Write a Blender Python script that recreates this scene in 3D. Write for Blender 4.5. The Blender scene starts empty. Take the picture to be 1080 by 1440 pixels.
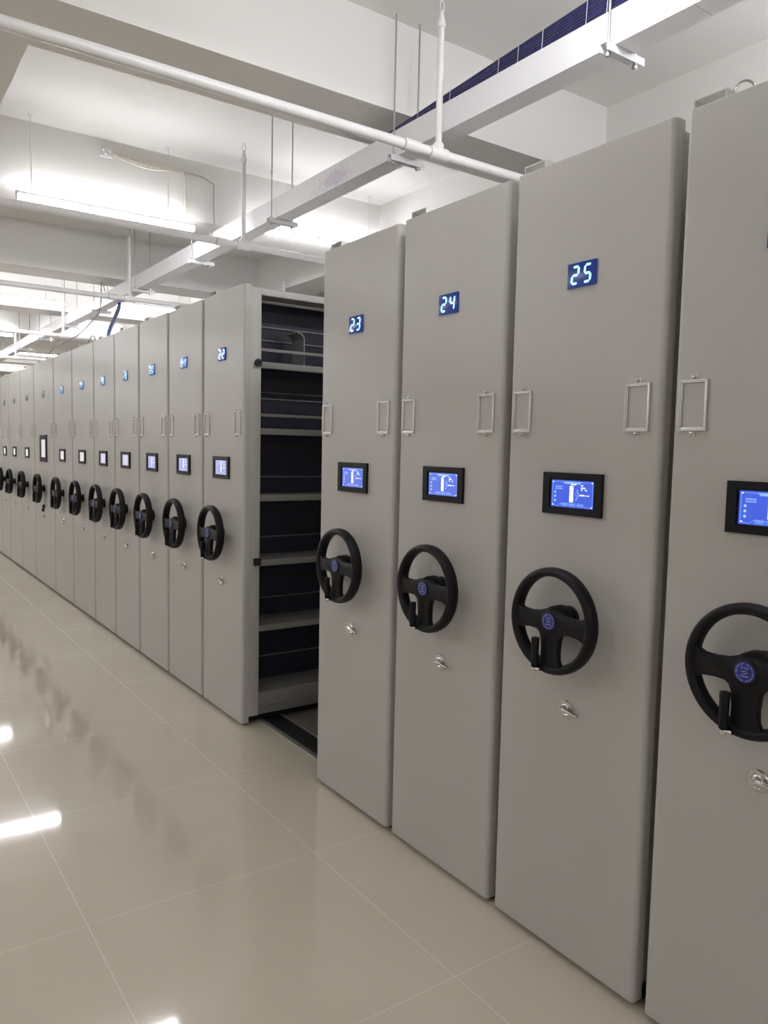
import bpy, bmesh, math, random
from mathutils import Vector, Matrix

random.seed(7)
SC = bpy.context.scene
COL = SC.collection
PI = math.pi

# ------------------------------------------------------------------ materials
def mat(name, color=(.5, .5, .5), rough=.5, metal=0., spec=.5, emit=None, estr=0., coat=0.):
    m = bpy.data.materials.new(name)
    m.use_nodes = True
    b = m.node_tree.nodes['Principled BSDF']
    b.inputs['Base Color'].default_value = (*color, 1)
    b.inputs['Roughness'].default_value = rough
    b.inputs['Metallic'].default_value = metal
    b.inputs['Specular IOR Level'].default_value = spec
    b.inputs['Coat Weight'].default_value = coat
    if emit:
        b.inputs['Emission Color'].default_value = (*emit, 1)
        b.inputs['Emission Strength'].default_value = estr
    return m

def noise_bump(m, scale, strength, dist=.002, detail=3):
    nt = m.node_tree
    tc = nt.nodes.new('ShaderNodeTexCoord')
    n = nt.nodes.new('ShaderNodeTexNoise')
    n.inputs['Scale'].default_value = scale
    n.inputs['Detail'].default_value = detail
    bp = nt.nodes.new('ShaderNodeBump')
    bp.inputs['Strength'].default_value = strength
    bp.inputs['Distance'].default_value = dist
    nt.links.new(tc.outputs['Object'], n.inputs['Vector'])
    nt.links.new(n.outputs['Fac'], bp.inputs['Height'])
    nt.links.new(bp.outputs['Normal'], nt.nodes['Principled BSDF'].inputs['Normal'])
    return tc, n

def noise_tint(m, c1, c2, scale, detail=4):
    nt = m.node_tree
    tc = nt.nodes.new('ShaderNodeTexCoord')
    n = nt.nodes.new('ShaderNodeTexNoise')
    n.inputs['Scale'].default_value = scale
    n.inputs['Detail'].default_value = detail
    r = nt.nodes.new('ShaderNodeValToRGB')
    r.color_ramp.elements[0].position = .35
    r.color_ramp.elements[1].position = .65
    r.color_ramp.elements[0].color = (*c1, 1)
    r.color_ramp.elements[1].color = (*c2, 1)
    nt.links.new(tc.outputs['Object'], n.inputs['Vector'])
    nt.links.new(n.outputs['Fac'], r.inputs['Fac'])
    nt.links.new(r.outputs['Color'], nt.nodes['Principled BSDF'].inputs['Base Color'])

M = {}
M['paint'] = mat('grey_cabinet_paint', (.43, .41, .385), .42, spec=.4)
noise_tint(M['paint'], (.475, .46, .44), (.49, .475, .455), 3.)
noise_bump(M['paint'], 420., .06, .0006, 2)
M['shelf'] = mat('shade_darkened_shelf_grey', (.20, .198, .19), .45)  # grey darkened to match the shade of the open aisle
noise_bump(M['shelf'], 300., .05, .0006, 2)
M['divider'] = mat('shade_dark_divider_navy', (.030, .030, .046), .22)  # near-black navy stands in for the unlit shelf interior
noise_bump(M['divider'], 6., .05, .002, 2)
M['rubber'] = mat('black_rubber', (.012, .012, .013), .6)
noise_bump(M['rubber'], 200., .05, .0005)
M['wheel'] = mat('black_wheel_plastic', (.0065, .006, .007), .46, spec=.22)
noise_bump(M['wheel'], 600., .12, .0005, 2)
M['bezel'] = mat('black_bezel_plastic', (.007, .0065, .009), .34, spec=.22)
noise_bump(M['bezel'], 500., .03, .0003, 2)
M['chrome'] = mat('brushed_chrome', (.62, .61, .59), .22, 1.)
noise_bump(M['chrome'], 300., .04, .0004)
M['nickel'] = mat('nickel_holder', (.66, .65, .63), .36, .55)
noise_bump(M['nickel'], 300., .05, .0004)
M['wallwhite'] = mat('white_wall_paint', (.80, .787, .765), .85, spec=.2)
noise_bump(M['wallwhite'], 60., .08, .002)
M['pipe'] = mat('white_pipe_enamel', (.78, .77, .77), .32)
noise_bump(M['pipe'], 40., .05, .001)
M['seam'] = mat('pink_grey_pipe_sealant', (.55, .42, .42), .7)
noise_tint(M['seam'], (.5, .38, .38), (.62, .5, .49), 60.)
M['rod'] = mat('zinc_threaded_rod', (.42, .41, .40), .45, .7)
noise_bump(M['rod'], 500., .2, .0005)
M['lampbody'] = mat('white_lamp_housing', (.8, .8, .82), .4)
noise_bump(M['lampbody'], 80., .02, .001)
M['tube'] = mat('glowing_lamp_tube', (.9, .9, .95), .4, emit=(.97, .97, 1.), estr=66.)
noise_bump(M['tube'], 80., .02, .001)
M['cable'] = mat('navy_network_cable', (.016, .018, .075), .5)
noise_tint(M['cable'], (.013, .014, .06), (.022, .024, .1), 25.)
M['bluecable'] = mat('blue_wrapped_cable', (.06, .11, .36), .5)
noise_tint(M['bluecable'], (.05, .09, .33), (.2, .24, .42), 18.)
M['greycable'] = mat('grey_cable', (.38, .37, .36), .6)
noise_bump(M['greycable'], 200., .05)
M['cream'] = mat('cream_conduit', (.76, .73, .63), .5)
noise_bump(M['cream'], 120., .1)
M['tie'] = mat('white_cable_tie', (.6, .62, .72), .5)
noise_bump(M['tie'], 200., .05)
M['alu'] = mat('worn_aluminium', (.52, .52, .50), .42, .8)
noise_bump(M['alu'], 120., .15, .001)
M['groove'] = mat('dark_rail_steel', (.03, .03, .032), .45, .4)
noise_bump(M['groove'], 150., .1, .001)
M['board'] = mat('brown_grey_platform_board', (.16, .14, .125), .5)
noise_tint(M['board'], (.14, .12, .105), (.18, .16, .14), 8.)

# tray: white enamel with a lilac smear of leftover film at one place
def tray_material():
    m = mat('white_tray_enamel', (.74, .74, .76), .3)
    nt = m.node_tree
    tc = nt.nodes.new('ShaderNodeTexCoord')
    mp = nt.nodes.new('ShaderNodeMapping')
    mp.inputs['Location'].default_value = (0, -3.98 * 3.4, -.055 * 11)
    mp.inputs['Scale'].default_value = (0, 3.4, 11)
    g = nt.nodes.new('ShaderNodeTexGradient'); g.gradient_type = 'SPHERICAL'
    n = nt.nodes.new('ShaderNodeTexNoise'); n.inputs['Scale'].default_value = 22; n.inputs['Detail'].default_value = 4
    mul = nt.nodes.new('ShaderNodeMath'); mul.operation = 'MULTIPLY'
    r = nt.nodes.new('ShaderNodeValToRGB')
    r.color_ramp.elements[0].position = .18; r.color_ramp.elements[1].position = .34
    r.color_ramp.elements[0].color = (.74, .74, .76, 1); r.color_ramp.elements[1].color = (.60, .55, .66, 1)
    nt.links.new(tc.outputs['Object'], mp.inputs['Vector'])
    nt.links.new(mp.outputs['Vector'], g.inputs['Vector'])
    nt.links.new(tc.outputs['Object'], n.inputs['Vector'])
    nt.links.new(g.outputs['Fac'], mul.inputs[0]); nt.links.new(n.outputs['Fac'], mul.inputs[1])
    nt.links.new(mul.outputs[0], r.inputs['Fac'])
    nt.links.new(r.outputs['Color'], nt.nodes['Principled BSDF'].inputs['Base Color'])
    return m
M['tray'] = tray_material()

def floor_material():
    m = mat('polished_beige_tile', (.42, .36, .275), .06, spec=.75)
    nt = m.node_tree
    b = nt.nodes['Principled BSDF']
    tc = nt.nodes.new('ShaderNodeTexCoord')
    sep = nt.nodes.new('ShaderNodeSeparateXYZ')
    nt.links.new(tc.outputs['Object'], sep.inputs[0])
    T = .8335
    def line(out, off):
        a = nt.nodes.new('ShaderNodeMath'); a.operation = 'ADD'; a.inputs[1].default_value = 50 * T - off
        nt.links.new(out, a.inputs[0])
        d = nt.nodes.new('ShaderNodeMath'); d.operation = 'DIVIDE'; d.inputs[1].default_value = T
        nt.links.new(a.outputs[0], d.inputs[0])
        f = nt.nodes.new('ShaderNodeMath'); f.operation = 'FRACT'
        nt.links.new(d.outputs[0], f.inputs[0])
        p = nt.nodes.new('ShaderNodeMath'); p.operation = 'PINGPONG'; p.inputs[1].default_value = .5
        nt.links.new(f.outputs[0], p.inputs[0])
        l = nt.nodes.new('ShaderNodeMath'); l.operation = 'LESS_THAN'; l.inputs[1].default_value = .0011 / T
        nt.links.new(p.outputs[0], l.inputs[0])
        return l.outputs[0]
    mx = nt.nodes.new('ShaderNodeMath'); mx.operation = 'MAXIMUM'
    nt.links.new(line(sep.outputs[0], -.322), mx.inputs[0])
    nt.links.new(line(sep.outputs[1], 1.632), mx.inputs[1])
    n = nt.nodes.new('ShaderNodeTexNoise'); n.inputs['Scale'].default_value = 1.6; n.inputs['Detail'].default_value = 6
    nt.links.new(tc.outputs['Object'], n.inputs['Vector'])
    r = nt.nodes.new('ShaderNodeValToRGB')
    r.color_ramp.elements[0].position = .3; r.color_ramp.elements[1].position = .7
    r.color_ramp.elements[0].color = (.565, .515, .42, 1); r.color_ramp.elements[1].color = (.60, .545, .45, 1)
    nt.links.new(n.outputs['Fac'], r.inputs['Fac'])
    mix = nt.nodes.new('ShaderNodeMix'); mix.data_type = 'RGBA'
    nt.links.new(mx.outputs[0], mix.inputs['Factor'])
    nt.links.new(r.outputs['Color'], mix.inputs['A'])
    mix.inputs['B'].default_value = (.67, .62, .535, 1)
    nt.links.new(mix.outputs['Result'], b.inputs['Base Color'])
    rm = nt.nodes.new('ShaderNodeMath'); rm.operation = 'MULTIPLY_ADD'
    rm.inputs[1].default_value = .4; rm.inputs[2].default_value = .055
    nt.links.new(mx.outputs[0], rm.inputs[0])
    nt.links.new(rm.outputs[0], b.inputs['Roughness'])
    n2 = nt.nodes.new('ShaderNodeTexNoise'); n2.inputs['Scale'].default_value = 2.2; n2.inputs['Detail'].default_value = 1
    nt.links.new(tc.outputs['Object'], n2.inputs['Vector'])
    bp = nt.nodes.new('ShaderNodeBump'); bp.inputs['Strength'].default_value = .04; bp.inputs['Distance'].default_value = .01
    nt.links.new(n2.outputs['Fac'], bp.inputs['Height'])
    nt.links.new(bp.outputs['Normal'], b.inputs['Normal'])
    return m
M['floor'] = floor_material()

def emis(name, color, strength, base=(.01, .01, .02), rough=.2):
    m = mat(name, base, rough, emit=color, estr=strength)
    # a faint cell structure in the backlight of the panel
    nt = m.node_tree
    tc = nt.nodes.new('ShaderNodeTexCoord'); n = nt.nodes.new('ShaderNodeTexNoise')
    n.inputs['Scale'].default_value = 30
    mr = nt.nodes.new('ShaderNodeMapRange'); mr.inputs['To Min'].default_value = strength * .9; mr.inputs['To Max'].default_value = strength * 1.1
    nt.links.new(tc.outputs['Object'], n.inputs['Vector']); nt.links.new(n.outputs['Fac'], mr.inputs['Value'])
    nt.links.new(mr.outputs['Result'], nt.nodes['Principled BSDF'].inputs['Emission Strength'])
    return m

# ------------------------------------------------------------------ mesh builder
class MB:
    def __init__(s):
        s.bm = bmesh.new()
    def _new(s, verts, faces, mi=0):
        vs = [s.bm.verts.new(v) for v in verts]
        for f in faces:
            try:
                fc = s.bm.faces.new([vs[i] for i in f]); fc.material_index = mi
            except ValueError:
                pass
        return vs
    def box(s, x0, x1, y0, y1, z0, z1, mi=0, bev=0.):
        v = [(x, y, z) for x in (x0, x1) for y in (y0, y1) for z in (z0, z1)]
        f = [(0, 1, 3, 2), (4, 6, 7, 5), (0, 4, 5, 1), (2, 3, 7, 6), (0, 2, 6, 4), (1, 5, 7, 3)]
        if bev <= 0:
            s._new(v, f, mi); return s
        t = bmesh.new()
        tv = [t.verts.new(p) for p in v]
        for q in f: t.faces.new([tv[i] for i in q])
        bmesh.ops.bevel(t, geom=list(t.edges), offset=bev, segments=2, profile=.5, affect='EDGES')
        s.merge(t, mi); return s
    def merge(s, t, mi=0):
        mp = {}
        for v in t.verts: mp[v] = s.bm.verts.new(v.co)
        for f in t.faces:
            try:
                g = s.bm.faces.new([mp[v] for v in f.verts]); g.material_index = mi
            except ValueError: pass
        t.free()
    def prism(s, pts, axis, a0, a1, mi=0, bev=0.):
        """extrude the 2-D polygon pts along axis ('x','y','z') from a0 to a1"""
        def P(p, a):
            if axis == 'x': return (a, p[0], p[1])
            if axis == 'y': return (p[0], a, p[1])
            return (p[0], p[1], a)
        n = len(pts)
        t = bmesh.new()
        A = [t.verts.new(P(p, a0)) for p in pts]; B = [t.verts.new(P(p, a1)) for p in pts]
        fa = t.faces.new(A[::-1]); fb = t.faces.new(B)
        for i in range(n): t.faces.new((A[i], A[(i + 1) % n], B[(i + 1) % n], B[i]))
        bmesh.ops.recalc_face_normals(t, faces=list(t.faces))
        if bev > 0:
            ed = set(fa.edges) | set(fb.edges)
            bmesh.ops.bevel(t, geom=list(ed), offset=bev, segments=2, profile=.5, affect='EDGES')
        s.merge(t, mi); return s
    def tube(s, pts, r, n=10, mi=0, caps=True, radii=None):
        pts = [Vector(p) for p in pts]
        rings = []
        t0 = (pts[1] - pts[0]).normalized()
        up = Vector((0, 0, 1)) if abs(t0.z) < .9 else Vector((1, 0, 0))
        u = t0.cross(up).normalized()
        for i, p in enumerate(pts):
            if i == 0: t = t0
            elif i == len(pts) - 1: t = (pts[i] - pts[i - 1]).normalized()
            else: t = ((pts[i] - pts[i - 1]).normalized() + (pts[i + 1] - pts[i]).normalized()).normalized()
            u = (u - t * u.dot(t)).normalized()
            w = t.cross(u)
            rr = radii[i] if radii else r
            rings.append([s.bm.verts.new(p + (u * math.cos(2 * PI * k / n) + w * math.sin(2 * PI * k / n)) * rr) for k in range(n)])
        for a, b in zip(rings, rings[1:]):
            for k in range(n):
                f = s.bm.faces.new((a[k], a[(k + 1) % n], b[(k + 1) % n], b[k])); f.material_index = mi
        if caps:
            f = s.bm.faces.new(rings[0][::-1]); f.material_index = mi
            f = s.bm.faces.new(rings[-1]); f.material_index = mi
        return s
    def lathe(s, prof, origin, axis='x', n=24, mi=0):
        """prof: list of (along, radius)"""
        o = Vector(origin)
        pts, rad = [], []
        ax = {'x': Vector((1, 0, 0)), 'y': Vector((0, 1, 0)), 'z': Vector((0, 0, 1))}[axis]
        u = {'x': Vector((0, 1, 0)), 'y': Vector((0, 0, 1)), 'z': Vector((1, 0, 0))}[axis]
        w = ax.cross(u)
        rings = []
        for a, r in prof:
            if r < 1e-6:
                rings.append([s.bm.verts.new(o + ax * a)])
            else:
                rings.append([s.bm.verts.new(o + ax * a + (u * math.cos(2 * PI * k / n) + w * math.sin(2 * PI * k / n)) * r) for k in range(n)])
        for a, b in zip(rings, rings[1:]):
            for k in range(n):
                k2 = (k + 1) % n
                if len(a) == 1 and len(b) == 1: continue
                if len(a) == 1: q = (a[0], b[k2], b[k])
                elif len(b) == 1: q = (a[k], a[k2], b[0])
                else: q = (a[k], a[k2], b[k2], b[k])
                f = s.bm.faces.new(q); f.material_index = mi
        for rg, rev in ((rings[0], True), (rings[-1], False)):
            if len(rg) > 1:
                f = s.bm.faces.new(rg[::-1] if rev else rg); f.material_index = mi
        return s
    def ring(s, prof, origin, axis='x', n=64, mi=0):
        """closed profile (along, radius) swept round the axis"""
        o = Vector(origin)
        ax = {'x': Vector((1, 0, 0)), 'z': Vector((0, 0, 1)), 'y': Vector((0, 1, 0))}[axis]
        u = {'x': Vector((0, 1, 0)), 'z': Vector((1, 0, 0)), 'y': Vector((0, 0, 1))}[axis]
        w = ax.cross(u)
        R = [[s.bm.verts.new(o + ax * a + (u * math.cos(2 * PI * k / n) + w * math.sin(2 * PI * k / n)) * r) for a, r in prof] for k in range(n)]
        m_ = len(prof)
        for k in range(n):
            for j in range(m_):
                f = s.bm.faces.new((R[k][j], R[k][(j + 1) % m_], R[(k + 1) % n][(j + 1) % m_], R[(k + 1) % n][j])); f.material_index = mi
        return s
    def quad_yz(s, x, y0, y1, z0, z1, mi=0):
        s._new([(x, y0, z0), (x, y1, z0), (x, y1, z1), (x, y0, z1)], [(0, 3, 2, 1)], mi)
        return s
    def poly_yz(s, x, pts, mi=0):
        s._new([(x, p[0], p[1]) for p in pts], [tuple(range(len(pts)))], mi)
        return s
    def mesh(s, name, mats, smooth=True, ang=.6, recalc=True):
        if recalc: bmesh.ops.recalc_face_normals(s.bm, faces=list(s.bm.faces))
        me = bpy.data.meshes.new(name)
        s.bm.to_mesh(me); s.bm.free()
        for m in (mats if isinstance(mats, (list, tuple)) else [mats]): me.materials.append(m)
        if smooth:
            for p in me.polygons: p.use_smooth = True
            me.set_sharp_from_angle(angle=ang)
        return me

def obj(name, me, parent=None, loc=(0, 0, 0), wn=False):
    o = bpy.data.objects.new(name, me)
    COL.objects.link(o)
    o.location = loc
    if parent is not None: o.parent = parent
    if wn:
        w = o.modifiers.new('weighted_normal', 'WEIGHTED_NORMAL'); w.keep_sharp = True
    return o

def thing(name, label, cat, loc=(0, 0, 0), group=None):
    o = bpy.data.objects.new(name, None)
    o.empty_display_size = .1
    COL.objects.link(o); o.location = loc
    o['label'] = label; o['category'] = cat
    if group: o['group'] = group
    return o

def tag(o, label, cat, group=None):
    o['label'] = label; o['category'] = cat
    if group: o['group'] = group
    return o

def struct(name, me):
    o = obj(name, me); o['kind'] = 'structure'
    return o

# ------------------------------------------------------------------ the room
ZS, ZB = 3.75, 3.30
XL, XR, YN, YF = -6.0, 5.2, -8.0, 26.0
struct('floor', MB().box(XL - .2, XR + .2, YN - .2, YF + .2, -.15, 0).mesh('floor', M['floor'], smooth=False))
struct('ceiling', MB().box(XL - .2, XR + .2, YN - .2, YF + .2, ZS, ZS + .2).mesh('ceiling', M['wallwhite'], smooth=False))
struct('wall_left', MB().box(XL - .2, XL, YN, YF, 0, ZS).mesh('wall_left', M['wallwhite'], smooth=False))
struct('wall_right', MB().box(XR, XR + .2, YN, YF, 0, ZS).mesh('wall_right', M['wallwhite'], smooth=False))
struct('wall_back', MB().box(XL - .2, XR + .2, YF, YF + .2, 0, ZS).mesh('wall_back', M['wallwhite'], smooth=False))
struct('wall_front', MB().box(XL - .2, XR + .2, YN - .2, YN, 0, ZS).mesh('wall_front', M['wallwhite'], smooth=False))
k = 1
for x0, x1 in ((-1.50, -1.03), (2.31, 2.74)):            # girders along the row
    struct('trim_%d' % k, MB().box(x0, x1, YN, YF, ZB, ZS).mesh('girder', M['wallwhite'], smooth=False)); k += 1
BEAMS = [.85, 3.42, 5.97, 8.57, 11.15, 13.75, 16.3, 18.9, 21.5, 24.1, -1.7, -4.25, -6.8]
for y in BEAMS:                                          # cross beams, pieced between the girders
    for x0, x1 in ((XL, -1.50), (-1.03, 2.31), (2.74, XR)):
        struct('trim_%d' % k, MB().box(x0, x1, y, y + .45, ZB, ZS).mesh('beam', M['wallwhite'], smooth=False)); k += 1

# ------------------------------------------------------------------ cabinet parts, shared meshes
ZTOP = 2.40
def arc(cx, cy, r, a0, a1, n=7):
    return [(cx + r * math.cos(a0 + (a1 - a0) * i / n), cy + r * math.sin(a0 + (a1 - a0) * i / n)) for i in range(n + 1)]

PANEL_T = .04
def panel_mesh(w):
    h, r = w / 2, .015
    pts = [(PANEL_T, -h)]
    pts += arc(r, -h + r, r, -PI / 2, -PI, 7)
    pts += arc(r, h - r, r, PI, PI / 2, 7)
    pts += [(PANEL_T, h)]
    return MB().prism(pts, 'z', .018, ZTOP, bev=.003).mesh('front_panel', M['paint'], ang=.7)

def carcass_mesh(w):
    h = w / 2 - .012
    return MB().box(PANEL_T, 2.9, -h, h, .05, ZTOP - .02, bev=.003).mesh('carcass', M['paint'])

def skirt_mesh(w, inset=.01):
    h = w / 2 - .01
    return MB().box(.03, 2.88, -w / 2 + inset, h, .006, .05).mesh('black_skirt', M['rubber'], smooth=False)  # black strip filling the gap under the cabinet

HW, HH = .078, .128
def holder_mesh():
    m = MB()
    a, b = HW / 2, HH / 2
    t = .008
    for (y0, y1, z0, z1) in ((-a, -a + t, -b, b), (a - t, a, -b, b), (-a + t, a - t, b - t, b), (-a + t, a - t, -b, -b + t * 1.2)):
        m.box(-.0045, 0, y0, y1, z0, z1, bev=.0012)
    # raised outer lip
    for (y0, y1, z0, z1) in ((-a, -a + .003, -b, b), (a - .003, a, -b, b), (-a, a, b - .003, b), (-a, a, -b, -b + .003)):
        m.box(-.0065, -.004, y0, y1, z0, z1)
    for sz in (1, -1):
        m.box(-.003, 0, -.009, .009, min(sz * b, sz * (b + .012)), max(sz * b, sz * (b + .012)), bev=.001)
    return m.mesh('label_holder', M['nickel'])
def rivet_mesh():
    return MB().lathe([(0, .005), (-.004, .005), (-.007, .003), (-.008, 0)], (0, 0, 0), 'x', 12).mesh('rivet', M['chrome'])

SEG = {'0': 'abcdef', '1': 'bc', '2': 'abged', '3': 'abgcd', '4': 'fgbc', '5': 'afgcd', '6': 'afgedc', '7': 'abc', '8': 'abcdefg', '9': 'abcfgd'}
DW, DH = .104, .070
def digits_mesh(txt, m_):
    b = MB()
    w, h, t = .022, .047, .0068
    def slant(y, z): return (y - z * .10, z)         # leans to the right of the reader (-y)
    for i, ch in enumerate(txt):
        cy = 0.
        for sg in SEG[ch]:
            g = .0012
            if sg in 'adg':
                z = {'a': h / 2, 'g': 0, 'd': -h / 2}[sg]
                p = [(w / 2 - g, z), (w / 2 - g - t / 2, z + t / 2), (-w / 2 + g + t / 2, z + t / 2), (-w / 2 + g, z), (-w / 2 + g + t / 2, z - t / 2), (w / 2 - g - t / 2, z - t / 2)]
            else:
                y = w / 2 if sg in 'fe' else -w / 2
                z0, z1 = (0, h / 2) if sg in 'fb' else (-h / 2, 0)
                z0 += g; z1 -= g
                p = [(y, z1), (y - t / 2, z1 - t / 2), (y - t / 2, z0 + t / 2), (y, z0), (y + t / 2, z0 + t / 2), (y + t / 2, z1 - t / 2)]
            q = [slant(*u) for u in p]
            b.prism([(cy + u[0], u[1]) for u in q], 'x', -.0068, -.0058)
    return b.mesh('digits', m_, smooth=False)
def display_mesh(m_):
    b = MB()
    b.box(-.006, 0, -DW / 2, DW / 2, -DH / 2, DH / 2, 0, bev=.001)
    return b.mesh('number_display', m_)

SW, SH = .222, .124
def bezel_mesh(w=SW, h=SH, iw=.170, ih=.088):
    m = MB()
    a, b, c, d = w / 2, h / 2, iw / 2, ih / 2
    for (y0, y1, z0, z1) in ((-a, -c, -b, b), (c, a, -b, b), (-c, c, d, b), (-c, c, -b, -d)):
        m.box(-.011, 0, y0, y1, z0, z1)
    # inner bevel step
    e = .004
    for (y0, y1, z0, z1) in ((-c, -c + e, -d, d), (c - e, c, -d, d), (-c + e, c - e, d - e, d), (-c + e, c - e, -d, -d + e)):
        m.box(-.008, -.001, y0, y1, z0, z1)
    return m.mesh('touch_screen', M['bezel'], smooth=False)

def ui_mesh(mats, iw=.162, ih=.080):
    """mats: blue field, white, pale cyan. Reader's left is +y."""
    m = MB()
    a, b = iw / 2, ih / 2
    m.box(-.005, -.001, -a, a, -b, b, 0)
    def R(u0, u1, v0, v1, mi, dx=0.):       # u from the reader's left 0..1, v from the top 0..1
        m.box(-.0054 - dx, -.0049, a - u1 * iw, a - u0 * iw, b - v1 * ih, b - v0 * ih, mi)
    def line(u0, v0, u1, v1, th, mi=2):
        p0 = Vector((a - u0 * iw, b - v0 * ih)); p1 = Vector((a - u1 * iw, b - v1 * ih))
        d = (p1 - p0).normalized(); n = Vector((-d.y, d.x)) * th / 2
        m.prism([tuple(p0 + n), tuple(p1 + n), tuple(p1 - n), tuple(p0 - n)], 'x', -.0054, -.0049, mi)
    # frame of the page with clipped corners
    line(.03, .06, .97, .06, .0009); line(.03, .06, .03, .90, .0009); line(.97, .06, .97, .95, .0009)
    line(.03, .92, .16, .96, .0009); line(.16, .96, .24, .86, .0009); line(.76, .90, .84, .96, .0009); line(.84, .96, .97, .96, .0009)
    line(.24, .86, .76, .90, .0006)
    R(.03, .06, .05, .09, 1); R(.94, .97, .05, .09, 1); R(.03, .06, .90, .94, 1); R(.94, .97, .92, .96, 1)
    # header
    m.prism([(a - .28 * iw, b - .05 * ih), (a - .72 * iw, b - .05 * ih), (a - .68 * iw, b - .135 * ih), (a - .32 * iw, b - .135 * ih)], 'x', -.0054, -.0049, 2)
    # two lines of tiny text at the left
    for r_ in range(2):
        for c_ in range(5):
            R(.10 + c_ * .034, .125 + c_ * .034, .22 + r_ * .075, .265 + r_ * .075, 2)
    # three round icons
    for j in range(3):
        cz = b - (.45 + j * .155) * ih; cy = a - .095 * iw
        m.ring([(-.0054, .0022), (-.0049, .0022), (-.0049, .0040), (-.0054, .0040)], (0, cy, cz), 'x', 16, 2)
        m.box(-.0054, -.0049, cy - .0012, cy + .0012, cz - .0012, cz + .0012, 1)
    # white column, plan of the aisle
    R(.44, .525, .20, .80, 1)
    R(.47, .59, .13, .165, 1)
    m.box(-.0058, -.0053, a - .487 * iw - .0008, a - .487 * iw + .0008, b - .40 * ih, b - .34 * ih, 0)
    m.box(-.0058, -.0053, a - .487 * iw - .002, a - .487 * iw + .002, b - .375 * ih, b - .365 * ih, 0)
    # little network right of it
    pts = [(.57, .52), (.62, .36), (.64, .46), (.63, .58), (.60, .68), (.57, .74)]
    for p, q in zip(pts, pts[1:]): line(*p, *q, .0008)
    line(.57, .52, .64, .52, .0008)
    for (u, v) in pts[1:5]:
        m.ring([(-.0054, .0012), (-.0049, .0012), (-.0049, .0026), (-.0054, .0026)], (0, a - u * iw, b - v * ih), 'x', 10, 2)
    # text rows at the right
    R(.70, .75, .15, .19, 1); R(.70, .80, .235, .275, 1); R(.70, .74, .31, .345, 1); R(.79, .84, .315, .35, 1); R(.72, .735, .38, .40, 2); R(.82, .835, .38, .40, 2)
    R(.67, .78, .50, .55, 1); R(.80, .825, .51, .55, 1); R(.85, .89, .51, .55, 1)
    # three buttons
    for j in range(3):
        u0 = .25 + j * .185
        line(u0, .845, u0 + .14, .845, .0010); line(u0, .945, u0 + .14, .945, .0010)
        line(u0, .845, u0, .945, .0010); line(u0 + .14, .845, u0 + .14, .945, .0010)
        for c_ in range(3): R(u0 + .022 + c_ * .036, u0 + .046 + c_ * .036, .875, .915, 2)
    return m.mesh('display', mats, smooth=False)

# steering wheel (axis along x, centre at origin of the part)
WX = -.075
def wheel_mesh():
    m = MB()
    prof = []
    for i in range(14):
        t = 2 * PI * i / 14
        c_, s_ = math.cos(t), math.sin(t)
        prof.append((WX + .004 + .022 * math.copysign(abs(c_) ** .75, c_), .1435 + .0135 * math.copysign(abs(s_) ** .85, s_)))
    m.ring(prof, (0, 0, 0), 'x', 72)
    right = [(0, .035), (.022, .034), (.036, .029), (.050, .024), (.080, .021), (.108, .022), (.124, .029), (.134, .044),
             (.146, .022), (.148, 0), (.145, -.034), (.136, -.052), (.126, -.041), (.108, -.033), (.080, -.030), (.052, -.031), (.041, -.038),
             (.035, -.052), (.032, -.085), (.033, -.110), (.040, -.125), (.054, -.134), (.030, -.144), (0, -.147)]
    pts = right + [(-p[0], p[1]) for p in right[-2:0:-1]]
    m.prism(pts, 'x', WX - .010, WX + .010, bev=.003)
    m.lathe([(WX - .013, .028), (WX - .010, .033), (WX + .010, .043), (WX + .044, .044), (WX + .052, .040), (WX + .053, .028), (0, .028)], (0, 0, 0), 'x', 32)
    m.lathe([(-.010, .034), (-.007, .037), (0, .038)], (0, 0, 0), 'x', 32)
    return m.mesh('steering_wheel', M['wheel'], ang=.8)
def badge_mesh():
    m = MB()
    x = WX - .013
    m.lathe([(x, .0245), (x - .0015, .0245), (x - .002, .023), (x - .002, 0)], (0, 0, 0), 'x', 32, 0)
    xs, xe = x - .0026, x - .0018
    for i in range(30):                      # ring of tiny characters
        if i in (0, 15): continue
        a = 2 * PI * i / 30
        c, s_ = math.cos(a), math.sin(a)
        r0, r1 = .0185, .0218
        hw = .0009 if i % 3 else .0005
        m.prism([(-s_ * r0 - c * hw, c * r0 - s_ * hw), (-s_ * r1 - c * hw, c * r1 - s_ * hw), (-s_ * r1 + c * hw, c * r1 + s_ * hw), (-s_ * r0 + c * hw, c * r0 + s_ * hw)], 'x', xs, xe, 1)
    for j in range(3):                       # three characters over the emblem
        y = (.0065, 0, -.0065)[j]
        m.box(xs, xe, y - .0022, y + .0022, .0088, .0096, 1); m.box(xs, xe, y - .0022, y + .0022, .0112, .0119, 1)
        m.box(xs, xe, y - .0005, y + .0005, .0078, .0127, 1)
    for dy, dz in ((.0015, .0022), (-.0015, -.0022)):   # two slanted bars of the emblem
        m.prism([(.0080 + dy, -.0022 + dz), (.0035 + dy, -.0022 + dz), (-.0080 + dy, .0022 + dz), (-.0035 + dy, .0022 + dz)], 'x', xs, xe, 1)
    for j in range(5):
        y = .0084 - j * .0042
        m.box(xs, xe, y - .0013, y + .0013, -.0105, -.0078, 1)
    return m.mesh('badge', [M['badge_blue'], M['badge_white']], smooth=False)
M['badge_blue'] = mat('blue_badge_enamel', (.011, .014, .17), .35)
noise_bump(M['badge_blue'], 200., .03, .0003)
M['badge_white'] = mat('pale_badge_print', (.32, .37, .85), .4)
noise_bump(M['badge_white'], 200., .03, .0003)
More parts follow.
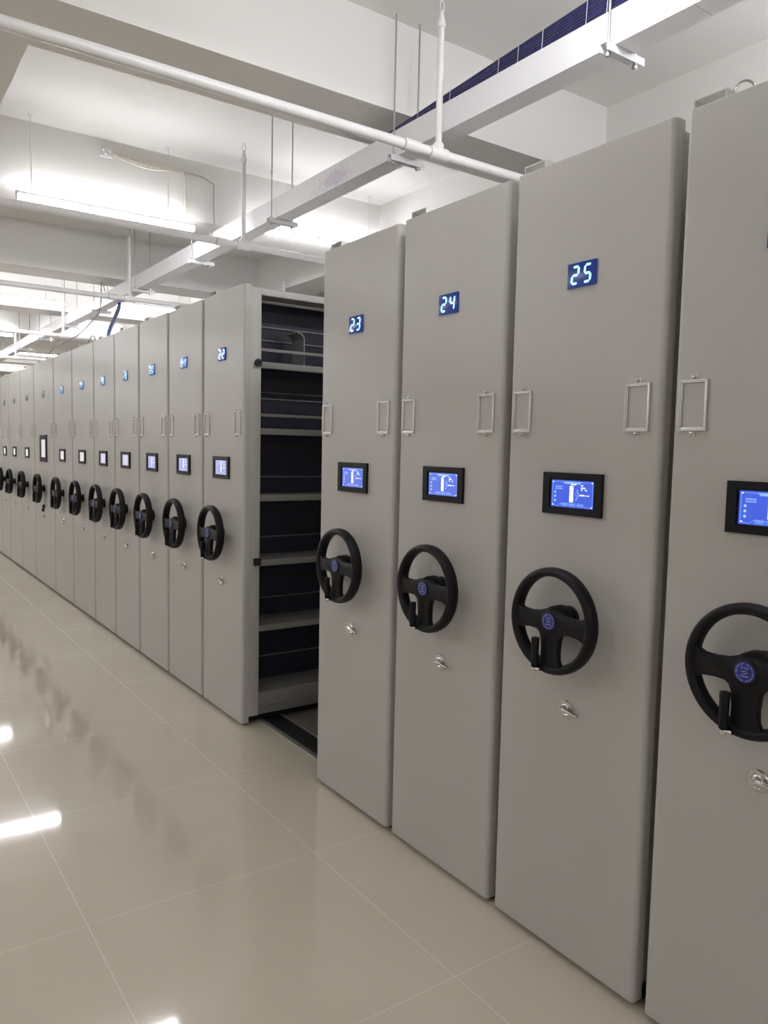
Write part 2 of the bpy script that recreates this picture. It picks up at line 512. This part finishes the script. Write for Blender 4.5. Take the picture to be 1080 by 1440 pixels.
def crank_mesh():
    m = MB()
    m.lathe([(-.002, .0085), (0, .0105), (.070, .0118), (.082, .0125), (.086, .0105), (.087, 0)], (0, 0, 0), 'z', 18)
    return m.mesh('crank_handle', M['wheel'])
def hinge_mesh():
    m = MB()
    m.box(-.008, .022, -.010, .004, -.012, -.003, bev=.0015)
    m.lathe([(-.010, .0045), (-.006, .0055), (.006, .0055), (.010, .0045)], (-.002, -.014, -.005), 'y', 12)
    m.tube([(.0, 0, -.014), (0, 0, 0)], .005, 10)
    return m.mesh('hinge', M['chrome'])

def lock_mesh():
    m = MB()
    m.lathe([(0, .0275), (-.003, .0275), (-.005, .0252), (-.0055, .018), (-.004, .0155), (-.006, .012), (-.016, .011), (-.018, .009), (-.018, 0)], (0, 0, 0), 'x', 28)
    for i in range(10):
        a = PI + .35 + i * (PI - .7) / 9
        y, z = .0212 * math.cos(a), .0212 * math.sin(a)
        m.box(-.0062, -.0045, y - .0012, y + .0012, z - .0012, z + .0012)
    return m.mesh('lock', M['chrome'])
def lever_mesh():
    m = MB()
    pts = [(-.014, .006, .002), (-.016, -.008, .001), (-.017, -.026, .0), (-.017, -.046, -.003), (-.016, -.060, -.004)]
    m.tube(pts, .005, 10, radii=[.009, .0085, .0065, .006, .0045])
    m.lathe([(-.024, 0), (-.023, .007), (-.014, .008)], (0, .003, .002), 'x', 14)
    return m.mesh('lever', M['chrome'])

def bracket_mesh():          # bent metal channel piece on the cabinet top
    m = MB()
    m.box(.06, .105, -.045, -.042, -.008, .052); m.box(.06, .105, .042, .045, -.008, .052); m.box(.06, .105, -.042, .042, .049, .052)
    m.box(.06, .105, -.045, .045, -.011, -.008)
    return m.mesh('top_bracket', M['bracket'], smooth=False)
M['bracket'] = mat('pale_grey_bracket', (.6, .6, .57), .5)
noise_bump(M['bracket'], 150., .05)

ME = dict(holder=holder_mesh(), rivet=rivet_mesh(), bezel=bezel_mesh(), wheel=wheel_mesh(), badge=badge_mesh(), crank=crank_mesh(),
          hinge=hinge_mesh(), lock=lock_mesh(), lever=lever_mesh(), bracket=bracket_mesh(), bigbezel=bezel_mesh(.34, .285, .225, .195))

PALE = emis('pale_screen_text', (.75, .85, 1.), 1.0)
def screen_set(field, fs, white, ws, cyan, cs, tagname):
    return [emis(tagname + '_field', field, fs), emis(tagname + '_white', white, ws), emis(tagname + '_lines', cyan, cs)]
SCREENS = {  # lilac to white sets hold the wash-out of screens seen at a slant
    'vivid': screen_set((.055, .12, .78), .78, (.9, .95, 1.), 1.15, (.28, .52, 1.), .85, 'vivid_blue_screen'),
    'blue': screen_set((.10, .17, .72), .85, (.9, .95, 1.), 1.1, (.40, .55, 1.), .85, 'blue_screen'),
    'lilac': screen_set((.40, .42, .80), .75, (.95, .97, 1.), 1.0, (.62, .66, .9), .8, 'slant_lilac_screen'),
    'pale': screen_set((.62, .58, .74), .75, (.85, .85, .95), .9, (.6, .6, .75), .8, 'slant_pale_screen'),
    'white': screen_set((.70, .68, .67), .80, (.8, .8, .82), .9, (.68, .66, .68), .8, 'slant_white_screen'),
}
UI = {kk: ui_mesh(v) for kk, v in SCREENS.items()}
BIGUI = MB().box(-.005, -.001, -.108, .108, -.093, .093).mesh('display', SCREENS['white'][0], smooth=False)
DISP = {
    'lit': (emis('navy_display_glow', (.004, .022, .17), .75, (.004, .006, .02)), emis('cyan_led', (.34, .80, 1.), 1.6)),
    'half': (emis('blue_display_glow', (.02, .12, .36), .6, (.01, .015, .03)), emis('cyan_led_soft', (.25, .62, .95), .9)),
    'dim': (emis('slant_grey_display_glow', (.10, .11, .15), .4, (.03, .03, .04)), emis('slant_grey_led', (.30, .36, .45), .55)),  # lit display greyed in colour as if viewed at a slant
}
DBOX = {kk: display_mesh(v[0]) for kk, v in DISP.items()}

ZW, ZD, ZSC, ZH, ZLK = 1.053, 2.054, 1.422, 1.668, .778
GROUP = 'mobile shelving cabinets in the row'
def make_cabinet(num, yl, yr, label, screen, disp, open_side=False, big=False, bracket=True):
    w = yl - yr
    yc = (yl + yr) / 2
    root = thing('shelving_cabinet', label, 'cabinet', (0, yc, 0), GROUP)
    h = w / 2
    obj('front_panel', panel_mesh(w), root, wn=True)
    if open_side: open_carcass(root, w)
    else: obj('carcass', carcass_mesh(w), root)
    obj('skirt', skirt_mesh(w, .06 if open_side else .01), root)
    for y in (h - .058, -h + .075):
        ho = obj('label_holder', ME['holder'], root, (0, y, ZH))
        for z in (1, -1): obj('rivet', ME['rivet'], ho, (-.003, 0, z * (HH / 2 + .006)))
    d = obj('number_display', DBOX[disp], root, (0, .003, ZD))
    for i, ch in enumerate(num): obj('digit', digits_mesh(ch, DISP[disp][1]), d, (0, (.0225, -.0225)[i], 0))
    if big:
        s = obj('touch_screen', ME['bigbezel'], root, (0, 0, 1.48)); obj('display', BIGUI, s)
        for (y, z) in ((.0, .86), (.03, .82)):
            obj('knob', MB().lathe([(0, .020), (-.012, .020), (-.022, .016), (-.024, 0)], (0, 0, 0), 'x', 20).mesh('knob', M['wheel']), root, (0, y, z))
    else:
        s = obj('touch_screen', ME['bezel'], root, (0, .005, ZSC)); obj('display', UI[screen], s)
    wh = obj('steering_wheel', ME['wheel'], root, (0, 0, ZW))
    b = obj('badge', ME['badge'], wh); b['label'] = 'round blue badge with pale lettering'
    c = obj('crank_handle', ME['crank'], wh, (WX - .028, .036, -.138))
    c2 = obj('hinge', ME['hinge'], wh, (WX - .028, .036, -.138)); c2['label'] = 'small silver hinge'
    lk = obj('lock', ME['lock'], root, (0, .0, ZLK if not big else .75)); obj('lever', ME['lever'], lk)
    if bracket: obj('top_bracket', ME['bracket'], root, (-.012, h - .026, ZTOP - .008))
    return root

def open_carcass(root, w):
    """unit beside the open aisle: shelves face -y (towards the aisle)"""
    h = w / 2
    y0 = -h + .004
    D = .26
    x0, x1 = PANEL_T, 2.9
    obj('carcass', MB().box(x0, x1, y0 + D + .012, h - .006, .05, ZTOP - .02, bev=.003).mesh('carcass', M['paint']), root)
    obj('divider', MB().box(x0 + .01, x1, y0 + D, y0 + D + .011, .06, ZTOP - .04).mesh('divider', M['divider'], smooth=False), root)['label'] = 'divider coloured dark for the unlit interior'
    for xa, xb in ((x0, x0 + .062), (x1 - .05, x1)):
        obj('upright', MB().box(xa, xb, y0, y0 + D, .05, 2.388, bev=.003).mesh('upright', M['paint']), root)
    xa, xb = x0 + .063, x1 - .051
    obj('top_rail', MB().box(xa, xb, y0 + .003, y0 + .03, 2.352, 2.388, bev=.002).box(xa, xb, y0 + .03, y0 + D, 2.376, 2.386).mesh('top_rail', M['paint']), root)
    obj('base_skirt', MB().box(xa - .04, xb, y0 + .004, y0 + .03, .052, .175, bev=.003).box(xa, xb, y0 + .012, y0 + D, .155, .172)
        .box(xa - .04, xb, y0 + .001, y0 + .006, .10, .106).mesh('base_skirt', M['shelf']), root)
    for z in (1.966, 1.610, 1.245, .888, .522):
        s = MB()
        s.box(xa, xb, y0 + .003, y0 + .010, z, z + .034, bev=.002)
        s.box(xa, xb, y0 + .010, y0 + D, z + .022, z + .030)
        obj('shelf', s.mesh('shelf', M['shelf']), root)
    for z in (2.066, 1.715):
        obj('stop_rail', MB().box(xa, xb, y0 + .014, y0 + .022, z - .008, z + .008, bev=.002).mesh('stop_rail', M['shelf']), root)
    for z in (2.225, 2.150, 1.855, 1.82, 1.37, 1.02, .66, .31):
        obj('back_rail', MB().box(xa, xb, y0 + D - .012, y0 + D - .001, z - .004, z + .004).mesh('back_rail', M['rail']), root)
    # bent book stop hanging in the top bay
    bp = MB()
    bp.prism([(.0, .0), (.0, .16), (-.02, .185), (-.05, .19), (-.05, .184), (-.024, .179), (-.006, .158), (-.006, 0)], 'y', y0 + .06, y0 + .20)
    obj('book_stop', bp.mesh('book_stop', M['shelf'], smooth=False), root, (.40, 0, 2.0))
    # buffers on the upright
    k1 = obj('buffer', MB().lathe([(0, .011), (-.010, .011), (-.012, .020), (-.024, .021), (-.027, .018), (-.027, .008), (-.020, .006), (-.020, 0)], (0, 0, 0), 'y', 20).mesh('buffer', M['rubber']), root, (x0 + .036, y0, 1.99))
    k1['label'] = 'round black rubber buffer'
    k2 = obj('buffer', MB().box(-.020, .020, -.022, 0, -.020, .020, bev=.004).lathe([(-.022, .008), (-.030, .008), (-.032, .006)], (0, 0, 0), 'y', 14).mesh('buffer', M['rubber']), root, (x0 + .042, y0, .915))
    k2['label'] = 'square black rubber buffer'
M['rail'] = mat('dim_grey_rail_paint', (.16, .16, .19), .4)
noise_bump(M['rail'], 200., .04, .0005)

# left edges measured along the row (metres beyond the camera)
W0 = .564
CABS = [('26', 1.220, None), ('25', 1.818, None), ('24', 2.416, None), ('23', 3.014, None), ('22', 4.396, None), ('21', 4.995, None),
        ('20', 5.608, None), ('19', 6.222, None), ('18', 6.838, None), ('17', 7.600, None), ('16', 8.365, None), ('15', 9.352, None),
        ('14', 10.155, None), ('13', 10.965, None), ('12', 11.570, None), ('11', 12.20, None)]
LABELS = {
 '26': 'nearest grey shelving cabinet, cut by the right edge, with a chrome ring on top',
 '25': 'grey shelving cabinet whose blue number display reads 25',
 '24': 'grey shelving cabinet whose blue number display reads 24',
 '23': 'grey shelving cabinet whose display reads 23, standing right of the open aisle',
 '22': 'grey shelving cabinet whose display reads 22, its dark open shelves facing the aisle',
 '21': 'grey shelving cabinet whose display reads 21, pushed against the left side of cabinet 22',
 '20': 'grey shelving cabinet whose display reads 20, second to the left of cabinet 22',
 '19': 'grey shelving cabinet whose display reads 19, third to the left of cabinet 22',
 '18': 'grey shelving cabinet whose display reads 18, fourth to the left of cabinet 22',
 '17': 'grey shelving cabinet two places right of the one with the tall screen',
 '16': 'grey shelving cabinet just right of the one with the tall screen',
 '15': 'wide far grey cabinet with the big tall screen and two black knobs under its wheel',
 '14': 'far grey shelving cabinet just left of the one with the tall screen',
 '13': 'far grey shelving cabinet two places left of the one with the tall screen',
 '12': 'far grey shelving cabinet three places left of the one with the tall screen',
 '11': 'farthest grey shelving cabinet, only a sliver at the left edge of the photo',
}
prev = None
for num, yl, _ in CABS:
    n = int(num)
    if n >= 22: yr = yl - W0
    else: yr = prev + .024
    sc_ = 'vivid' if n >= 25 else 'blue' if n >= 23 else 'lilac' if n >= 20 else 'pale' if n >= 18 else 'white'
    dd = 'lit' if n >= 23 else 'half' if n >= 16 else 'dim'
    if n == 22: dd = 'lit'
    r = make_cabinet(num, yl, yr, LABELS[num], sc_, dd, open_side=(n == 22), big=(n == 15))
    if n == 26:
        rg = MB().ring([(.003 * math.cos(t * PI / 4), .022 + .003 * math.sin(t * PI / 4)) for t in range(8)], (0, 0, 0), 'y', 28)
        rg.tube([(0, 0, -.054), (0, 0, -.02)], .004, 8)
        o = obj('lifting_ring', rg.mesh('lifting_ring', M['chrome']), r, (.075, .180, ZTOP + .034)); o.rotation_euler = (0, 0, -.95)
        o['label'] = 'small chrome ring'
    prev = yl

# floor track and platform under the row, seen in the open aisle
y0, y1 = .62, 12.3
ft = thing('floor_track', 'aluminium floor track with dark grooves, seen in the open aisle', 'track', (0, 0, 0))
obj('edge_strip', MB().box(.128, .158, y0, y1, 0, .005, bev=.001).mesh('edge_strip', M['alu']), ft)
gm = MB().box(.159, .272, y0, y1, 0, .0025)
for x in (.178, .205, .228, .255): gm.box(x, x + .006, y0, y1, .0025, .0045)
obj('groove_bed', gm.mesh('groove_bed', M['groove'], smooth=False), ft)
obj('inner_strip', MB().box(.273, .286, y0, y1, 0, .005, bev=.001).mesh('inner_strip', M['alu']), ft)
tag(obj('platform_board', MB().box(.288, 2.9, y0, y1, 0, .0045).mesh('platform_board', M['board'], smooth=False)),
    'brown grey platform board on the floor between cabinets 22 and 23', 'platform')

# ------------------------------------------------------------------ lamps
def hd(x): return x
LW = 1.26
def lamp_meshes():
    a = LW / 2
    H = MB().box(-a, a, -.014, .014, .0150, .034, bev=.002).mesh('housing', M['lampbody'])
    T = MB().tube([(-a + .012, 0, 0), (a - .012, 0, 0)], .019, 20).mesh('diffuser', M['tube'])
    C_ = MB().box(-.006, .006, -.020, .020, -.020, .035, bev=.002).mesh('end_cap', M['lampbody'])
    return H, T, C_
LH, LT, LC = lamp_meshes()
def make_lamp(x, y, z, label):
    r = thing('tube_lamp', label, 'lamp', (x, y, z), 'hanging tube lamps')
    obj('housing', LH, r); obj('diffuser', LT, r)
    for s in (-1, 1): obj('end_cap', LC, r, (s * (LW / 2 - .006), 0, 0))
    for s in (-.53, .42):
        obj('suspension_rod', MB().tube([(s, 0, .034), (s, 0, ZS - z - .012)], .0035, 8).lathe([(ZS - z - .014, .010), (ZS - z + .001, .018)], (s, 0, 0), 'z', 12)
            .mesh('suspension_rod', M['pipe']), r)
    return r
YS = [5.84, 10.12, 13.6, 16.95, 20.5]
LL = ['long bright tube lamp hanging left of the cable tray, nearest the camera', 'second bright tube lamp left of the cable tray, cut by the left edge',
      'third bright tube lamp left of the tray, a stub at the left edge', 'fourth tube lamp along the left side of the tray, far back', 'fifth and farthest tube lamp left of the tray']
LR = ['bright tube lamp right of the tray, just left of cabinet 23 top', 'bright tube lamp right of the tray, over the top of cabinet 20',
      'bright tube lamp right of the tray, above cabinet 17 top', 'bright tube lamp right of the tray, above the cabinet with the tall screen', 'farthest bright tube lamp right of the tray, above the farthest cabinets']
for y, l in zip(YS, LL): make_lamp(-.125, y, 3.225 if y > 6 else 3.195, l)
NEAR = [(-.125, 3.225, 'tube lamp left of the tray, '), (1.67, 3.305, 'tube lamp right of the tray, '), (-3.6, 3.225, 'extra unseen tube lamp in the leftmost row, ')]  # leftmost row and the farthest lamps are unseen, added for brightness
for x, z, l in NEAR:
    for y, p in ((1.75 if x < 0 else 1.40, 'above the near end of the row'), (-2.4, 'behind the camera'), (-6.3, 'added far behind the camera')):
        make_lamp(x, y, z, l + p)
for y, l in zip(YS, LR): make_lamp(1.67, y - .02, 3.305 if y > 6 else 3.28, l)
for i, y in enumerate(YS):
    make_lamp(-5.1, y, 3.225, 'added unseen tube lamp close to the left wall, %s along from the camera' % ['first', 'second', 'third', 'fourth', 'fifth'][i])  # unseen row added to lift the far cabinets and floor
    make_lamp(-3.6, y, 3.225, 'unseen tube lamp in the leftmost row over the open floor, %s from the camera' % ['second', 'third', 'fourth', 'fifth', 'sixth'][i])  # unseen row beyond the left girder, included for its light

# ------------------------------------------------------------------ sprinkler pipes
def make_pipe(y, z, label, zt0, risers=(.575,)):
    r = thing('sprinkler_pipe', label, 'pipe', (0, y, z), 'sprinkler pipes across the ceiling')
    obj('main_pipe', MB().tube([(XL - .004, 0, 0), (XR + .004, 0, 0)], .023, 18).mesh('main_pipe', M['pipe']), r)
    for x in risers:
        zt = zt0 if x < 2 else .47
        t = MB()
        t.tube([(x - .052, 0, 0), (x - .044, 0, 0), (x + .044, 0, 0), (x + .052, 0, 0)], .03, 18, radii=[.027, .030, .030, .027])
        t.tube([(x, 0, 0), (x, 0, .042), (x, 0, .048)], .025, 16, radii=[.026, .026, .022])
        tee = obj('tee_fitting', t.mesh('tee_fitting', M['pipe']), r)
        obj('sealant_ring', MB().tube([(x - .056, 0, 0), (x - .051, 0, 0)], .026, 18).mesh('sealant_ring', M['seam']), tee)
        cp_ = obj('coupling', MB().tube([(x - .20, 0, 0), (x - .12, 0, 0)], .0275, 18).mesh('coupling', M['pipe']), r)
        obj('sealant_ring', MB().tube([(x - .207, 0, 0), (x - .200, 0, 0)], .026, 18).mesh('sealant_ring', M['seam']), cp_)
        rs = MB().tube([(x, 0, .046), (x, 0, zt - .12)], .0155, 16)
        obj('riser', rs.mesh('riser', M['pipe']), r)
        s = MB()
        q = zt - .12
        s.lathe([(q - .016, .017), (q - .012, .021), (q + .004, .021), (q + .008, .017), (q + .026, .014), (q + .028, .012), (q + .044, .011), (q + .046, .008), (q + .060, .008)], (x, 0, 0), 'z', 16)
        for sy in (-1, 1):
            s.tube([(x + sy * .006, 0, q + .056), (x + sy * .013, 0, q + .075), (x + sy * .010, 0, q + .098), (x, 0, q + .108)], .0028, 8)
        s.lathe([(q + .106, .004), (q + .108, .015), (q + .111, .015), (q + .113, .004)], (x, 0, 0), 'z', 14)
        obj('sprinkler_head', s.mesh('sprinkler_head', M['pipe']), r)
    return r
PP = [(2.95, 2.93, 'thick white sprinkler pipe nearest the camera, crossing the photo to cabinet 24 top', (.575,)),
      (5.115, 2.94, 'white sprinkler pipe running just under the nearest bright tube lamp', (.575,)),
      (7.735, 2.955, 'white sprinkler pipe ending at the riser above cabinet 19', (.575, 2.25)),
      (10.52, 2.90, 'far white sprinkler pipe with bright riser above cabinet 17', (.575,)),
      (13.84, 2.90, 'farthest white sprinkler pipe at the left, above the cabinet with the tall screen', (.575,))]
for y, z, l, rs in PP: make_pipe(y, z, l, .70, rs)

# ------------------------------------------------------------------ cable tray, hangers, cables
TX0, TX1, TZ0, TZ1 = .632, .745, 3.055, 3.187
tr = thing('cable_tray', 'long white metal cable tray hung above the cabinets', 'cable tray', (TX0, 0, TZ0))
w_, h_ = TX1 - TX0, TZ1 - TZ0
joints = [YN + .1, -.9, 1.66, 4.2, 6.6, 9.0, 11.4, 13.8, 16.2, 18.6, 21.0, YF - .1]
for a, b in zip(joints, joints[1:]):
    t = MB()
    t.prism([(0, 0), (w_, 0), (w_, h_), (w_ - .003, h_), (w_ - .003, .003), (.003, .003), (.003, h_ - .003), (.012, h_ - .003), (.012, h_), (0, h_)], 'y', a + .0012, b - .0012)
    obj('tray_length', t.mesh('tray_length', M['tray'], smooth=False), tr)
for yj in joints[1:-1]:
    pl = MB().box(-.002, 0, yj - .045, yj + .045, .03, .105)
    for dy in (-.03, .03):
        for z in (.045, .09): pl.lathe([(-.002, .005), (-.005, .005)], (0, yj + dy, z), 'x', 8)
    obj('joint_plate', pl.mesh('joint_plate', M['tray'], smooth=False), tr)
HY = [2.0, 3.37, 4.76, 6.2, 7.7, 9.2, 10.6, 12.15, 13.7, 15.3]
HN = ['nearest the camera, at the top right', 'second from the camera, behind the thick near pipe', 'third from the camera, above the lamp by cabinet 23',
      'fourth from the camera, at the near lamp right end', 'fifth from the camera, beyond the near lamp', 'sixth from the camera, above cabinet 18', 'seventh from the camera, beside the bright riser',
      'eighth from the camera, far back', 'ninth from the camera, far back at the left', 'tenth and farthest, near the left edge']
hb = None
for y, nm in zip(HY, HN):
    r = thing('tray_hanger', 'rod hanger carrying the cable tray, ' + nm, 'hanger', (0, y, 0), 'hangers of the cable tray')
    xa, xb = TX0 - .045, TX1 + .06
    c = MB()
    c.box(xa, xb, -.018, -.0155, TZ0 - .030, TZ0 - .001); c.box(xa, xb, .0155, .018, TZ0 - .030, TZ0 - .001); c.box(xa, xb, -.0155, .0155, TZ0 - .0035, TZ0 - .001)
    obj('cross_bracket', c.mesh('cross_bracket', M['tray'], smooth=False), r)
    for x in (TX0 - .018, TX1 + .02):
        obj('rod', MB().tube([(x, 0, TZ0 - .045), (x, 0, ZS + .001 if not any(b < y < b + .45 for b in BEAMS) else ZB + .001)], .0045, 10).mesh('rod', M['rod']), r)
        for za, zb in ((-.0008, .012), (-.042, -.031)):
            obj('nut', MB().lathe([(TZ0 + za, .010), (TZ0 + zb, .010)], (x, 0, 0), 'z', 6).mesh('nut', M['chrome'], smooth=False), r)

cb = thing('cable_bundle', 'thick bundle of dark blue cables lying in the tray at the top', 'cables', (0, 0, 0))
rr = random.Random(3)
def rise(y):
    return min(.16, max(0., (3.95 - y) * .055))
spots = [(i, j) for i in range(7) for j in range(2)] + [(i, j) for i in range(2) for j in range(2, 11)]
for n_, (i, j) in enumerate(spots):
    pts = []
    for q in range(26):
        y = -1.0 + q * (9.0 / 25)
        zz = TZ1 - .012 - j * .0118 * min(1, .35 + rise(y) * 8) + rise(y)
        zz = max(zz, TZ0 + .012)
        pts.append((TX0 + .014 + i * .0132 + .0015 * math.sin(y * 2.1 + n_ * 1.7), y, zz + .0012 * math.sin(y * 5 + n_)))
    obj('cable', MB().tube(pts, .0066, 7).mesh('cable', M['cable']), cb)
for y in (1.55, 1.72, 1.84, 1.92, 2.03, 2.13, 2.36, 2.5, 2.62, 2.95, 3.2):
    zt = TZ1 - .012 + rise(y) + .0075
    xt = TX0 + .0055
    t = MB()
    t.prism([(y - .0015, zt), (y + .0015, zt), (y + .0065, TZ1 + .001), (y + .0035, TZ1 + .001)], 'x', xt, xt + .001)
    t.prism([(y - .0015, zt), (y + .0015, zt), (y + .0015, zt + .001), (y - .0015, zt + .001)], 'x', xt, TX0 + .10)
    obj('cable_tie', t.mesh('cable_tie', M['tie'], smooth=False), cb)

def spline(P, n=40):
    P = [Vector(p) for p in P]; P = [2 * P[0] - P[1]] + P + [2 * P[-1] - P[-2]]
    out = []
    for i in range(1, len(P) - 2):
        for k_ in range(n):
            t = k_ / n
            out.append(.5 * ((2 * P[i]) + (P[i + 1] - P[i - 1]) * t + (2 * P[i - 1] - 5 * P[i] + 4 * P[i + 1] - P[i + 2]) * t * t + (3 * P[i] - P[i - 1] - 3 * P[i + 1] + P[i + 2]) * t ** 3))
    out.append(P[-2])
    return out
sb = MB()
for dx, dy in ((0, 0), (.010, .006), (-.009, .01)):
    sb.tube(spline([(.72 + dx, 8.55 + dy, 3.10), (.70 + dx, 8.52 + dy, 3.00), (.52 + dx, 8.05 + dy, 2.80), (.36 + dx, 7.68 + dy, 2.60), (.30 + dx, 7.50 + dy, 2.405)], 10), .0085, 9)
tag(obj('hanging_cable', sb.mesh('hanging_cable', M['bluecable'])), 'blue wrapped cable bundle dropping from the tray to the cabinet tops', 'cable')
gb = MB().tube(spline([(.63, 8.80, 3.20), (.60, 8.82, 3.30), (.52, 8.60, 2.96), (.40, 8.50, 2.80), (.28, 8.60, 2.66), (.14, 9.0, 2.56), (.10, 9.3, 2.41)], 10), .006, 8)
tag(obj('hanging_cable', gb.mesh('hanging_cable', M['greycable'])), 'thin grey cable drooping from the tray, left of the blue bundle', 'cable')
lp = MB().tube(spline([(.10, 7.35, 2.41), (.08, 7.3, 2.46), (.10, 7.22, 2.50), (.14, 7.28, 2.45), (.18, 7.2, 2.43), (.2, 7.05, 2.405)], 8), .005, 7)
tag(obj('loose_cable', lp.mesh('loose_cable', M['greycable'])), 'short curl of loose grey cable on the cabinet top by the blue bundle', 'cable')

# junction box and conduits on the second beam
BY = 5.97
jb = thing('junction_box', 'small white junction box on the ceiling beam above the near tube lamp', 'box', (-.129, BY, 3.655))
jm = MB().box(-.045, .05, -.03, 0, -.035, .035, bev=.006)
obj('box_body', jm.mesh('box_body', M['pipe']), jb)
jn = MB()
for x, z in ((-.02, .012), (.0, -.012), (.025, .01), (.03, -.02)): jn.lathe([(-.038, .006), (-.036, .009), (-.029, .009)], (x, 0, z), 'y', 12)
obj('gland', jn.mesh('gland', M['pipe']), jb)
cd = MB()
cd.tube(spline([(-.079, BY - .012, 3.665), (.05, BY - .010, 3.655), (.25, BY - .010, 3.645), (.45, BY - .010, 3.635)], 10), .008, 10)
cd.tube(spline([(-.079, BY - .018, 3.655), (.02, BY - .02, 3.625), (.18, BY - .02, 3.605), (.33, BY - .014, 3.625), (.45, BY - .012, 3.628)], 10), .006, 10)
cd.tube(spline([(.45, BY - .010, 3.635), (.463, BY - .012, 3.60), (.466, BY - .015, 3.45), (.475, BY - .024, 3.27)], 10), .009, 10)
tag(obj('conduit', cd.mesh('conduit', M['cream'])), 'cream cable conduit running from the junction box down to the near lamp', 'conduit')
cd2 = MB().tube(spline([(.70, BY - .02, 3.60), (.70, BY - .02, 3.45), (.705, BY - .02, 3.30), (.70, BY - .04, 3.196)], 8), .006, 8)
cd2.tube(spline([(.462, BY - .010, 3.641), (.6, BY - .010, 3.638), (.70, BY - .02, 3.60)], 8), .005, 8)
tag(obj('conduit', cd2.mesh('conduit', M['greycable'])), 'thin grey conduit dropping from the beam into the cable tray', 'conduit')

# ------------------------------------------------------------------ world, camera
wd = bpy.data.worlds.new('world'); SC.world = wd; wd.use_nodes = True
wd.node_tree.nodes['Background'].inputs[0].default_value = (.02, .02, .02, 1)
cam = bpy.data.cameras.new('camera'); co = bpy.data.objects.new('camera', cam); COL.objects.link(co)
F, YAW, PITCH, ROLL, CH, CD = 1086.93, 0.6102010, 0.0799510, 0.0213543, 1.53929, 1.75422
cy, sy, cp, sp = math.cos(YAW), math.sin(YAW), math.cos(PITCH), math.sin(PITCH)
f = Vector((sy * cp, cy * cp, -sp)); r_ = Vector((cy, -sy, 0)); u_ = r_.cross(f)
r2 = r_ * math.cos(ROLL) + u_ * math.sin(ROLL); u2 = -r_ * math.sin(ROLL) + u_ * math.cos(ROLL)
co.matrix_world = Matrix(((r2.x, u2.x, -f.x, -CD), (r2.y, u2.y, -f.y, 0), (r2.z, u2.z, -f.z, CH), (0, 0, 0, 1)))
cam.sensor_fit = 'VERTICAL'; cam.sensor_height = 36; cam.sensor_width = 27
cam.lens = F / 1440 * 36
cam.clip_start = .05; cam.clip_end = 100
SC.camera = co

SC.view_settings.view_transform = 'Standard'
SC.view_settings.look = 'None'
SC.view_settings.gamma = 1
SC.view_settings.use_curve_mapping = False
SC.view_settings.exposure = 0.28
SC.cycles.use_denoising = True
SC.cycles.max_bounces = 12
SC.cycles.diffuse_bounces = 6
SC.cycles.sample_clamp_indirect = 6
